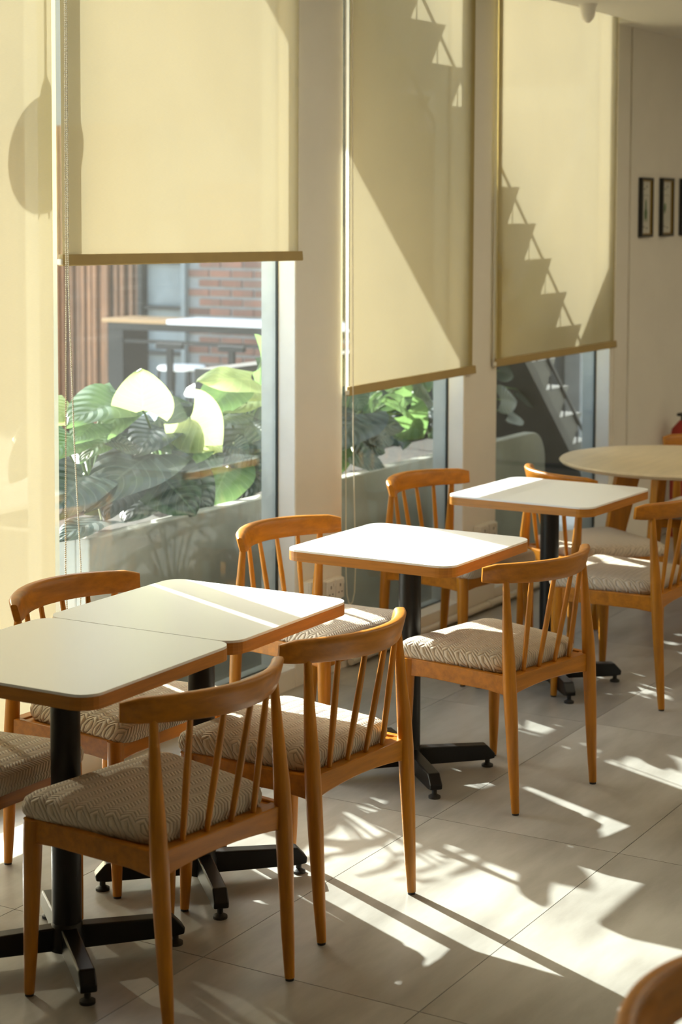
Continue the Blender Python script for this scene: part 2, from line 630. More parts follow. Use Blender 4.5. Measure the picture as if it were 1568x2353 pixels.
# the other walls, the ceiling with its blind pocket
structure(box('wall_right', M['paint'], XE, XE + 0.1, Y0 - 0.1, Y1 + 0.1, -0.1, ZS))
structure(box('wall_back', M['paint'], WX, XE, Y1, Y1 + 0.1, -0.1, ZS))
structure(box('wall_front', M['paint'], WX, XE, Y0 - 0.1, Y0, -0.1, ZS))
cl = MB()
cl.box(-3.42, XE, Y0, 9.02, ZC, ZC + 0.03)
cl.box(-3.44, -3.42, Y0, 9.02, ZC, ZS)
cl.box(WX, XE, 9.02, Y1, ZC + 0.022, ZC + 0.05)
cl.box(-3.63, -3.42, 8.98, 9.02, ZC + 0.022, ZS)
cl.box(-3.80, XE + 0.1, Y0 - 0.1, Y1 + 0.1, ZS, ZS + 0.05)
ceiling = structure(cl.build('ceiling', M['ceil']))
# unseen warm fill panels, added under the aisle-side ceiling to brighten the room
for px_ in (-1.0, 0.9):
    for py_ in (5.6, 7.4, 9.0, 10.8):
        z_ = ZC if py_ < 9.0 else ZC + 0.022
        z_ = ZC - 0.006 if py_ <= 9.0 else ZC + 0.016
        if py_ == 9.0:
            py_ = 8.65
        pan = MB().box(px_ - 0.3, px_ + 0.3, py_ - 0.3, py_ + 0.3, z_, z_ + 0.005).build('fill_panel', M['lamp'], ceiling)
        fr_ = MB()
        for a in ((-0.32, -0.3, -0.32, 0.32), (0.3, 0.32, -0.32, 0.32), (-0.3, 0.3, -0.32, -0.3), (-0.3, 0.3, 0.3, 0.32)):
            fr_.box(px_ + a[0], px_ + a[1], py_ + a[2], py_ + a[3], z_ - 0.004, z_ + 0.006)
        fr_.build('fill_panel_frame', M['plastic'], pan)
# thin corner bead and cable on the far stretch of the window wall
structure(box('trim_1', M['paint'], WX, WX + 0.006, 8.985, 9.005, 0.0, 2.80))

# ------------------------------------------------------------------ roller blinds
BX = -3.612


def blind(name_label, y0, y1, zb, dz=0.0, chain=None, z_top=2.93, seed=0, gap_glow=0.0):
    """y0..y1 cloth, zb height of the bar's underside at y0, dz its rise to y1"""
    t = thing('roller_blind', name_label, 'blind', (BX, (y0 + y1) / 2, zb), 0, 'yellow roller blinds on the window wall')
    rnd = random.Random(seed)
    ym = (y0 + y1) / 2
    rows = []
    n, k = 25, 16
    ph = rnd.random() * 6
    for j in range(k):
        q = j / (k - 1)
        row = []
        for i in range(n):
            s = i / (n - 1)
            y = y0 + (y1 - y0) * s
            z = zb + dz * s + 0.034 + (z_top - zb - 0.034 - dz * s) * q
            e = abs(2 * s - 1)
            x = 0.0015 * sin(5 * s + ph) + 0.006 * e ** 14 * (1 - 0.5 * q) * (1 if s < .5 else -1)
            row.append((x, y - ym, z - zb))
        rows.append(row)
    m = MB()
    m.quadgrid(rows)
    m.build('fabric', M['blind'], t, smooth=True)
    if gap_glow:  # added strip, imitates the bright sunlit gap along the blind's edge
        e = MB()
        e.quadgrid([[(-0.004, y0 - ym - gap_glow, 0.02 + (z_top - zb) * q / 8), (0.0, y0 - ym + 0.002, 0.02 + (z_top - zb - 0.02) * q / 8)] for q in range(9)])
        e.build('gap_glow_strip', M['gap_glow'], t)
    b = MB()
    prof = [(-0.008, 0.0), (0.011, 0.0), (0.013, 0.004), (0.010, 0.036), (-0.008, 0.036)]
    b.prism(prof, lambda x, z: (x, y0 - ym - 0.004, z), lambda x, z: (x, y1 - ym + 0.004, z + dz))
    b.build('bottom_bar', M['bar'], t, bevel=0.002)
    for yy, d in ((y0 - ym - 0.012, 0), (y1 - ym + 0.004, dz)):
        c = MB().box(-0.006, 0.010, yy, yy + 0.008, 0.004 + d, 0.022 + d)
        c.build('end_cap', M['plastic'], t, bevel=0.002)
    r = MB()
    r.tube([(0, y0 - ym, z_top - zb + 0.01), (0, y1 - ym, z_top - zb + 0.01)], 0.028, 14)
    r.build('roller_tube', M['bar'], t, smooth=True, auto=50)
    if chain:
        cm = MB()
        pts = []
        for a, bb in zip(chain[:-1], chain[1:]):
            A, B = Vector(a), Vector(bb)
            L = (B - A).length
            c = max(1, int(L / 0.0066))
            for i in range(c):
                pts.append(A.lerp(B, i / c))
        r_ = 0.0032
        for p in pts:
            x, y, z = p.x - BX, p.y - ym, p.z - zb
            bi = len(cm.v)
            cm.v += [(x, y, z + r_)]
            for kz, rr in ((0.45, 0.9), (-0.45, 0.9)):
                for a in range(6):
                    cm.v.append((x + r_ * rr * cos(a * pi / 3), y + r_ * rr * sin(a * pi / 3), z + r_ * kz))
            cm.v += [(x, y, z - r_)]
            for a in range(6):
                a2 = (a + 1) % 6
                cm.f.append((bi, bi + 1 + a, bi + 1 + a2))
                cm.f.append((bi + 1 + a, bi + 7 + a, bi + 7 + a2, bi + 1 + a2))
                cm.f.append((bi + 7 + a, bi + 13, bi + 7 + a2))
        cord = MB()
        for a, bb in zip(chain[:-1], chain[1:]):
            cord.tube([(a[0] - BX, a[1] - ym, a[2] - zb), (bb[0] - BX, bb[1] - ym, bb[2] - zb)], 0.0009, 5)
        ch = cm.build('bead_chain', M['chain'], t, smooth=True)
        cord.build('cord', M['chain'], ch)
    return t


blind('yellow roller blind let down almost to the floor at the left edge', 2.95, 4.384, 0.16, seed=1)
blind('wide yellow roller blind above the window full of leafy plants, drawn halfway', 4.417, 5.818, 1.641, -0.010,
      chain=[(-3.58, 4.408, 2.916), (-3.58, 4.401, 1.597), (-3.58, 4.387, 0.705), (-3.58, 4.396, 0.502), (-3.58, 4.427, 0.461), (-3.58, 4.457, 0.502), (-3.58, 4.462, 0.700), (-3.58, 4.433, 1.116), (-3.58, 4.412, 1.597), (-3.58, 4.414, 2.916)], seed=2)
blind('narrow yellow roller blind between the two wall piers, crossed by a diagonal shadow', 6.178, 7.290, 1.091, 0.008, gap_glow=0.016,
      chain=[(-3.58, 6.092, 2.916), (-3.58, 6.107, 0.944), (-3.58, 6.113, 0.401), (-3.58, 6.121, 0.309), (-3.58, 6.136, 0.274), (-3.58, 6.150, 0.266), (-3.58, 6.166, 0.274), (-3.58, 6.180, 0.309), (-3.58, 6.188, 0.415), (-3.58, 6.165, 0.938), (-3.58, 6.145, 2.916)], seed=3)
blind('yellow roller blind beside the framed pictures, with a stepped shadow', 7.512, 8.955, 1.113, 0.002, seed=4, gap_glow=0.016)

# ------------------------------------------------------------------ small fixtures on the wall
def socket(label, y0, y1, z0, z1, gangs):
    t = thing('power_socket', label, 'socket', (WX, (y0 + y1) / 2, z0), 0, 'white power sockets on the wall piers')
    ym = (y0 + y1) / 2
    MB().box(0.001, 0.030, y0 - ym, y1 - ym, 0, z1 - z0).build('back_box', M['plastic'], t, bevel=0.003)
    w = (y1 - y0) / gangs
    for g in range(gangs):
        a = y0 - ym + g * w
        p = MB().box(0.030, 0.038, a + 0.003, a + w - 0.003, 0.002, z1 - z0 - 0.002).build('face_plate', M['plastic'], t, bevel=0.003)
        h = MB()
        c, zc = a + w / 2, (z1 - z0) / 2
        h.box(0.0375, 0.0388, c - 0.003, c + 0.003, zc + 0.008, zc + 0.020)
        h.box(0.0375, 0.0388, c - 0.016, c - 0.008, zc - 0.016, zc - 0.011)
        h.box(0.0375, 0.0388, c + 0.008, c + 0.016, zc - 0.016, zc - 0.011)
        h.build('pin_hole', M['hole'], p)
        MB().box(0.038, 0.043, c + 0.014, c + 0.026, zc + 0.016, zc + 0.030).build('switch', M['plastic'], p, bevel=0.002)


socket('double white socket low on the pier under the narrow blind', 5.985, 6.125, 0.298, 0.382, 2)
socket('single white socket half hidden behind a chair, left end of the pier', 5.862, 5.930, 0.318, 0.402, 1)
socket('double white socket on the pier beside the darkest window', 7.335, 7.515, 0.322, 0.402, 2)

pp = MB()
pp.tube([(WX + 0.022, 6.20, 0.022), (WX + 0.022, 8.0, 0.022), (WX + 0.022, 9.62, 0.022)], 0.016, 10)
pipe = pp.build('pipe', M['pipe'], smooth=True, auto=50)
tag(pipe, 'thin painted pipe running along the foot of the window wall', 'pipe')
for yy in (6.62, 7.45, 8.3):
    MB().tube([(WX + 0.022, yy, 0.022), (WX + 0.022, yy + 0.03, 0.022)], 0.0195, 10).build('coupling', M['pipe'], pipe, smooth=True, auto=50)

cb = MB()
cb.tube([(WX + 0.005, 9.18, 0.0), (WX + 0.005, 9.18, 2.80)], 0.004, 6)
cable = cb.build('wall_cable', M['pipe'], smooth=True)
tag(cable, 'thin cable running straight up the wall left of the pictures', 'cable')
MB().box(WX + 0.001, WX + 0.012, 9.172, 9.188, 1.10, 1.125).build('clip', M['plastic'], cable)

# ceiling detector
t = thing('ceiling_sensor', 'cream cone-shaped detector hanging under the ceiling edge', 'sensor', (-3.352, 7.93, ZC))
MB().lathe([(0.0, -0.012), (0.040, -0.012), (0.042, -0.004), (0.042, 0.0), (0, 0)][::-1], 20).build('base', M['plastic'], t, smooth=True, auto=40)
MB().lathe([(0.0, -0.086), (0.010, -0.084), (0.026, -0.066), (0.034, -0.040), (0.037, -0.010), (0.0, -0.010)], 20).build('dome', M['plastic'], t, smooth=True, auto=40)

# framed pictures
def picture(label, y0, y1, z0, z1, kind):
    t = thing('picture_frame', label, 'picture', (WX, (y0 + y1) / 2, z0), 0, 'small dark framed pictures in a row')
    h, w = z1 - z0, (y1 - y0) / 2
    f = 0.013
    for nm, a in (('frame_side', (-w, -w + f, 0, h)), ('frame_side', (w - f, w, 0, h)),
                  ('frame_rail', (-w + f, w - f, h - f, h)), ('frame_rail', (-w + f, w - f, 0, f))):
        MB().box(0.001, 0.024, *a).build(nm, M['frame_black'], t)
    g = MB()
    for a in ((-w + f, -w + f + 0.006, f, h - f), (w - f - 0.006, w - f, f, h - f), (-w + f, w - f, h - f - 0.007, h - f), (-w + f, w - f, f, f + 0.007)):
        g.box(0.010, 0.020, *a)
    g.build('gold_slip', M['frame_gold'], t)
    p = MB().box(0.002, 0.010, -w + f, w - f, f, h - f).build('picture_sheet', M['paper'], t)
    ink = MB()
    X = 0.0102
    def blob(cy, cz, ry, rz, n=14):
        ink.prism([(cy + ry * cos(2 * pi * i / n), cz + rz * sin(2 * pi * i / n)) for i in range(n)],
                  lambda y, z: (X, y, z), lambda y, z: (X + 0.0006, y, z))
    if kind == 0:
        blob(0.0, h * 0.40, 0.022, 0.030)
        blob(0.0, h * 0.52, 0.012, 0.040)
        blob(-0.014, h * 0.32, 0.006, 0.022)
        blob(0.014, h * 0.32, 0.006, 0.022)
    elif kind == 1:
        blob(-0.020, h * 0.50, 0.016, 0.024)
        blob(-0.024, h * 0.44, 0.010, 0.018)
    else:
        blob(0.0, h * 0.45, 0.018, 0.036)
    ink.build('plant_drawing', M['green_ink'], p)
    MB().box(X, X + 0.0006, -w * 0.62, w * 0.55, h * 0.70, h * 0.706).build('rule_line', M['grey_ink'], p)
    for cy, cz in ((-0.02, 0.80), (0.015, 0.84), (-0.025, 0.16), (0.02, 0.14)):
        MB().box(X, X + 0.0006, cy - 0.012, cy + 0.012, h * cz, h * cz + 0.007).build('caption_mark', M['grey_ink'], p)


picture('dark framed picture with a green plant drawing, nearest the blind', 9.311, 9.480, 1.690, 2.012, 0)
picture('dark framed picture with a pale green corner, second from the blind', 9.622, 9.802, 1.692, 2.016, 1)
picture('dark framed picture cut by the right edge of the photograph', 9.940, 10.12, 1.694, 2.018, 2)

# ------------------------------------------------------------------ square tables
def rsquare(hx, hy, r, n=7):
    pts = []
    for cx, cy, a0 in ((hx - r, hy - r, 0), (-hx + r, hy - r, pi / 2), (-hx + r, -hy + r, pi), (hx - r, -hy + r, 1.5 * pi)):
        for i in range(n):
            a = a0 + pi / 2 * i / (n - 1)
            pts.append((cx + r * cos(a), cy + r * sin(a)))
    return pts


def make_table(label, x, y, a, b):
    t = thing('cafe_table', label, 'table', (x, y, 0), a, 'white square cafe tables')
    o = rsquare(0.2965, 0.2925, 0.052)
    top = MB().prism(o, lambda p, q: (p, q, 0.7435), lambda p, q: (p, q, 0.75)).build('table_top', M['laminate'], t)
    o2 = rsquare(0.2972, 0.2932, 0.0525)
    MB().prism(o2, lambda p, q: (p, q, 0.714), lambda p, q: (p, q, 0.7434)).build('edge_band', M['wood_edge'], t)
    MB().box(-0.11, 0.11, -0.11, 0.11, 0.706, 0.7138).build('mounting_plate', M['black_metal'], t)
    MB().lathe([(0.036, 0.045), (0.036, 0.7058)], 28).build('pole', M['black_metal'], t, smooth=True, auto=50)
    MB().lathe([(0.030, 0.020), (0.044, 0.026), (0.044, 0.060), (0.037, 0.090), (0.0362, 0.092)], 24).build('hub', M['black_metal'], t, smooth=True, auto=50)
    prof = [(0.03, 0.026), (0.262, 0.026), (0.288, 0.030), (0.290, 0.046), (0.262, 0.076), (0.03, 0.084)]
    for k in range(4):
        an = b - a + pi / 4 + k * pi / 2
        c, s = cos(an), sin(an)
        m = MB().prism(prof, lambda r, z: (r * c + 0.020 * s, r * s - 0.020 * c, z), lambda r, z: (r * c - 0.020 * s, r * s + 0.020 * c, z))
        arm = m.build('base_arm', M['black_metal'], t, bevel=0.004)
        MB().lathe([(0.0, 0.0), (0.019, 0.0), (0.019, 0.007), (0.008, 0.013), (0.008, 0.027), (0, 0.027)], 14, (0.269 * c, 0.269 * s, 0)).build('foot_glide', M['rubber'], arm, smooth=True, auto=40)
    return t


make_table('white square table at the left edge, nearest the camera, pushed against another', -2.757, 3.3730, 0.015, 0.068)
make_table('white square table joined behind the nearest one, a thin sunlit line across it', -2.770, 3.962, 0.015, -0.002)
make_table('white square table standing alone, its top blown out by the sun', -2.750, 5.103, -0.007, 0.009)
make_table('farthest white square table, mostly shaded, sunlit strip along one side', -2.820, 6.358, -0.030, -0.073)

# ------------------------------------------------------------------ spindle-back chairs
def make_chair():
    t = thing('spindle_chair', 'x', 'chair', (0, 0, 0), 0, 'wooden spindle-back chairs with braided seats')
    # rear legs run up as the posts of the back
    for s in (-1, 1):
        m = MB().tube([(0.0, s * 0.206, 0.006), (-0.006, s * 0.207, 0.10), (-0.016, s * 0.209, 0.28), (-0.023, s * 0.210, 0.39),
                       (-0.028, s * 0.2095, 0.47), (-0.037, s * 0.207, 0.58), (-0.046, s * 0.203, 0.712)],
                      [0.0120, 0.0155, 0.0200, 0.0215, 0.0200, 0.0150, 0.0098], 14)
        leg = m.build('rear_leg', M['wood'], t, smooth=True, auto=50)
        MB().lathe([(0.0, 0.0), (0.0105, 0.0), (0.0105, 0.006), (0, 0.006)], 12, (0.0, s * 0.206, 0)).build('glide', M['rubber'], leg)
        m = MB().tube([(-0.417, s * 0.233, 0.006), (-0.414, s * 0.231, 0.10), (-0.410, s * 0.227, 0.30), (-0.407, s * 0.225, 0.418)],
                      [0.0120, 0.0160, 0.0215, 0.0230], 14)
        leg = m.build('front_leg', M['wood'], t, smooth=True, auto=50)
        MB().lathe([(0.0, 0.0), (0.0105, 0.0), (0.0105, 0.006), (0, 0.006)], 12, (-0.417, s * 0.233, 0)).build('glide', M['rubber'], leg)
        # side rail
        m = MB()
        p0, p1 = Vector((-0.022, s * 0.2115, 0)), Vector((-0.407, s * 0.2255, 0))
        d = (p1 - p0).normalized()
        n = Vector((-d.y, d.x, 0)) * 0.0095
        L = (p1 - p0).length
        prof = [(0, 0.420), (L, 0.420), (L, 0.362), (L * 0.8, 0.368), (L * 0.2, 0.368), (0, 0.360)]
        m.prism(prof, lambda q, z: tuple(p0 + d * q + n + Vector((0, 0, z))), lambda q, z: tuple(p0 + d * q - n + Vector((0, 0, z))))
        m.build('side_rail', M['wood_h'], t, bevel=0.003)
    # front and back rails (arched underside)
    m = MB()
    prof = [(-0.225, 0.420), (0.225, 0.420), (0.225, 0.362), (0.15, 0.369), (-0.15, 0.369), (-0.225, 0.362)]
    m.prism(prof, lambda y, z: (-0.417, y, z), lambda y, z: (-0.398, y, z))
    m.build('front_rail', M['wood_h'], t, bevel=0.003)
    m = MB()
    k = 10
    lo = [(0.205 - 0.41 * i / k, 0.358 + 0.016 * (1 - (1 - 2 * i / k) ** 2)) for i in range(k + 1)]
    prof = [(-0.205, 0.418), (0.205, 0.418)] + lo
    m.prism(prof, lambda y, z: (-0.056, y, z), lambda y, z: (-0.020, y, z))
    m.build('back_rail', M['wood_h'], t, bevel=0.003)
    # crest rail, a bent board with rounded top
    rows = []
    n = 33
    for i in range(n):
        u = -0.262 + 0.524 * i / (n - 1)
        v = 0.027 - 1.72 * u * u
        dv = -3.44 * u
        tn = Vector((dv, 1, 0)).normalized()
        nr = Vector((tn.y, -tn.x, 0))
        q = (u / 0.262) ** 2
        zb, zt = 0.697 + 0.004 * q, 0.764 - 0.005 * q
        th = 0.0145
        e = min(i, n - 1 - i)
        if e == 0:
            zt, zb, th = zt - 0.009, zb + 0.003, th * 0.62
        elif e == 1:
            zt, zb, th = zt - 0.004, zb + 0.001, th * 0.9
        zm = (zb + zt) / 2
        hh = (zt - zb) / 2
        ring = []
        for a, zz in ((-1, -0.93), (-0.8, -1), (0.8, -1), (1, -0.93), (1.04, -0.4), (1.04, 0.4), (1, 0.80), (0.72, 0.95), (0.3, 1), (-0.3, 1), (-0.72, 0.95), (-1, 0.80), (-1.04, 0.4), (-1.04, -0.4)):
            lean = 0.010 * (zz * hh) / 0.04
            p = Vector((v, u, zm + hh * zz)) + nr * (th * a + lean)
            ring.append(tuple(p))
        rows.append(ring)
    m = MB()
    b = m.quadgrid(rows, False, True)
    c = len(rows[0])
    m.f.append(tuple(b + i for i in reversed(range(c))))
    m.f.append(tuple(b + (n - 1) * c + i for i in range(c)))
    m.build('crest_rail', M['wood_h'], t, smooth=True, auto=60)
    for yb, yt in ((-0.119, -0.129), (-0.041, -0.045), (0.041, 0.045), (0.119, 0.129)):
        vt = 0.027 - 1.72 * yt * yt - 0.003
        A, B = Vector((-0.040, yb, 0.405)), Vector((vt, yt, 0.712))
        MB().tube([A, A.lerp(B, 0.25), A.lerp(B, 0.55), A.lerp(B, 0.8), B], [0.0062, 0.0078, 0.0088, 0.0080, 0.0068], 10).build('spindle', M['wood'], t, smooth=True, auto=50)
    # panel under the cushion
    MB().prism([(-0.040, 0.205), (-0.405, 0.222), (-0.405, -0.222), (-0.040, -0.205)], lambda x, y: (x, y, 0.398), lambda x, y: (x, y, 0.414)).build('seat_panel', M['wood_h'], t)
    # cushion
    out = []
    cor = [(-0.048, 0.188), (-0.452, 0.245), (-0.452, -0.245), (-0.048, -0.188)]
    rad = 0.055
    for i in range(4):
        P, Q, Rr = Vector(cor[i - 1]), Vector(cor[i]), Vector(cor[(i + 1) % 4])
        a, c = Q + (P - Q).normalized() * rad, Q + (Rr - Q).normalized() * rad
        for k in range(7):
            s = k / 6
            out.append((1 - s) ** 2 * a + 2 * s * (1 - s) * Q + s * s * c)
        nxt = Rr + (Q - Rr).normalized() * rad
        for k in range(1, 5):
            out.append(c.lerp(nxt, k / 5))
    ctr = Vector((-0.25, 0.0))
    prof = [(0.0, 0.412), (0.90, 0.412), (0.97, 0.416), (1.0, 0.428), (1.006, 0.443), (0.985, 0.459), (0.93, 0.468), (0.82, 0.473), (0.65, 0.475), (0.4, 0.475), (0.2, 0.475), (0.0, 0.475)]
    rows = [[(*(ctr + (p - ctr) * s), z) for p in out] for s, z in prof]
    m = MB()
    m.quadgrid(rows, False, True)
    m.build('seat_cushion', M['fabric'], t, smooth=True)
    return t


proto = make_chair()
index_kids()
CH = [
    ('wooden chair in the foreground, its back to the camera, nearest of the aisle row', -2.251, 3.336, -0.131),
    ('wooden aisle chair at the joined table, behind the foreground one', -2.254, 3.966, -0.076),
    ('wooden aisle chair at the sun-bleached table, seat half in sunlight', -2.233, 5.099, -0.199),
    ('wooden aisle chair at the farthest square table, cut by the right edge', -2.311, 6.437, -0.006),
    ('wooden chair by the window whose crest rail shows behind the joined tables', -3.297, 3.997, 3.097),
    ('wooden chair at the left edge, only seat and legs showing below the nearest table', -3.30, 3.345, 3.12),
    ('wooden chair before the pier, between the joined tables and the sun-bleached table', -3.320, 5.171, 3.009),
    ('wooden chair by the window below the narrow blind, at the farthest square table', -3.467, 6.458, 2.991),
    ('wooden chair between the farthest square table and the round table', -3.04, 6.80, -2.20),
    ('wooden chair drawn up to the round table on the aisle side', -2.04, 7.50, -0.08),
    ('wooden chair behind the round table, only its crest rail showing', -2.82, 8.37, 1.70),
    ('blurred chair rail in the bottom right corner, closest to the camera', -0.82, 2.34, 2.90),
]
for i, (lab, x, y, a) in enumerate(CH):
    c = proto if i == 0 else copy_tree(proto)
    c.location = (x, y, 0)
    c.rotation_euler = (0, 0, a)
    c['label'] = lab

# ------------------------------------------------------------------ round table
t = thing('round_table', 'large round wooden table with splayed plank legs at the far right', 'table', (-2.75, 7.57, 0))
MB().lathe([(0.0, 0.716), (0.49, 0.716), (0.508, 0.722), (0.518, 0.733), (0.512, 0.7395), (0.500, 0.7405), (0.0, 0.7405)], 64).build('table_top', pbr('pale_oak_top', (0.76, 0.63, 0.42), 0.35, noise=0.12, nscale=3, stretch=(8, 1, 1)), t, smooth=True, auto=40)
MB().lathe([(0.0, 0.690), (0.30, 0.690), (0.30, 0.7158), (0.0, 0.7158)], 40).build('under_ring', M['wood_h'], t, smooth=True, auto=40)
for k in range(4):
    an = radians(40) + k * pi / 2
    c, s = cos(an), sin(an)
    prof = [(0.17, 0.70), (0.28, 0.70), (0.40, 0.0), (0.35, 0.0)]
    MB().prism(prof, lambda r, z: (r * c + 0.020 * s, r * s - 0.020 * c, z), lambda r, z: (r * c - 0.020 * s, r * s + 0.020 * c, z)).build('plank_leg', M['wood'], t, bevel=0.004)

# red extinguisher far right
t = thing('fire_extinguisher', 'red cylinder standing against the wall at the right edge, behind the round table', 'extinguisher', (-3.515, 9.76, 0))
MB().lathe([(0.0, 0.0), (0.072, 0.0), (0.075, 0.015), (0.075, 0.56), (0.066, 0.61), (0.036, 0.645), (0.022, 0.66), (0.0, 0.66)], 24).build('cylinder', M['red'], t, smooth=True, auto=50)
MB().lathe([(0.0, 0.655), (0.018, 0.655), (0.018, 0.70), (0.0, 0.70)], 12).build('valve', M['black_metal'], t)
MB().box(-0.012, 0.012, -0.085, 0.01, 0.69, 0.705).build('handle', M['black_metal'], t, bevel=0.003)
MB().tube([(0.0, 0.015, 0.675), (0.05, 0.06, 0.64), (0.07, 0.07, 0.45), (0.062, 0.066, 0.2)], 0.009, 8).build('hose', M['rubber'], t, smooth=True)

# ------------------------------------------------------------------ outside
structure(box('ground', M['paving'], -60, OX - 0.002, -30, 60, -0.35, -0.05))

# planter box
PX = -3.95
t = thing('concrete_planter', 'long grey concrete planter box outside the windows', 'planter', (PX, 7.2, -0.05))
def pl(x, y, z):
    return (x - PX, y - 7.2, z + 0.05)
H, PT = 0.672, 0.06
ya, yb = 4.97, 8.84
front = MB()
n = 8
rr = 0.16
poly = [(ya, -0.05), (yb, -0.05)] + [(yb - rr + rr * cos(a), H - rr + rr * sin(a)) for a in [pi / 2 * i / n for i in range(n + 1)]] + [(ya, H)]
front.prism(poly, lambda y, z: pl(PX, y, z), lambda y, z: pl(PX - PT, y, z))
front.build('front_wall', M['planter'], t, bevel=0.006)
back = MB().prism(poly, lambda y, z: pl(PX - 0.62, y, z), lambda y, z: pl(PX - 0.68, y, z))
back.build('rear_wall', M['planter'], t)
MB().prism([(0, 0), (0, H + 0.05), (-0.56, H + 0.05), (-0.56, 0)], lambda x, z: (x - PT, ya - 7.2, z), lambda x, z: (x - PT, ya + PT - 7.2, z)).build('end_wall', M['planter'], t, bevel=0.006)
MB().prism([(0, 0), (0, H - 0.10), (-0.56, H - 0.10), (-0.56, 0)], lambda x, z: (x - PT, yb - PT - 7.2, z), lambda x, z: (x - PT, yb - 7.2, z)).build('end_wall', M['planter'], t)
MB().box(-PT - 0.56, -PT, ya + PT - 7.2, yb - PT - 7.2, H - 0.02, H + 0.0).build('soil', M['soil'], t)

# big-leaved plants
def leaf_mesh(name, mat, wr, droop, fold, seed):
    """heart-shaped blade: origin at the stalk, tip at +Y (length 1), faces +Z"""
    rnd = random.Random(seed)
    m = bpy.data.meshes.new(name)
    nt_, ns = 15, 11
    V, Fc, UV = [], [], []
    ph = rnd.random() * 6
    for i in range(nt_):
        t_ = i / (nt_ - 1)
        for j in range(ns):
            s = j / (ns - 1) * 2 - 1
            w = wr * 0.5 * (sin(pi * min(1, (t_ * 0.86 + 0.14)) ** 0.72) ** 0.75 if t_ < 1 else 0) * 1.04
            if t_ > 0.97:
                w *= 0.35
            y = t_ - 0.30 * (abs(s) ** 1.6) * (1 - t_) ** 1.5
            x = s * w
            z = fold * abs(s) * w - droop * t_ ** 2.2 - 0.10 * (s * s) * wr * 0.6 + 0.018 * sin(9 * t_ + ph + 2.5 * s) * abs(s)
            V.append((x, y, z))
            UV.append((j / (ns - 1), t_))
    for i in range(nt_ - 1):
        for j in range(ns - 1):
            a = i * ns + j
            Fc.append((a, a + 1, a + ns + 1, a + ns))
    m.from_pydata(V, [], Fc)
    uvl = m.uv_layers.new(name='UVMap')
    for lp in m.loops:
        uvl.data[lp.index].uv = UV[lp.vertex_index]
    for p in m.polygons:
        p.use_smooth = True
    m.materials.append(mat)
    return m


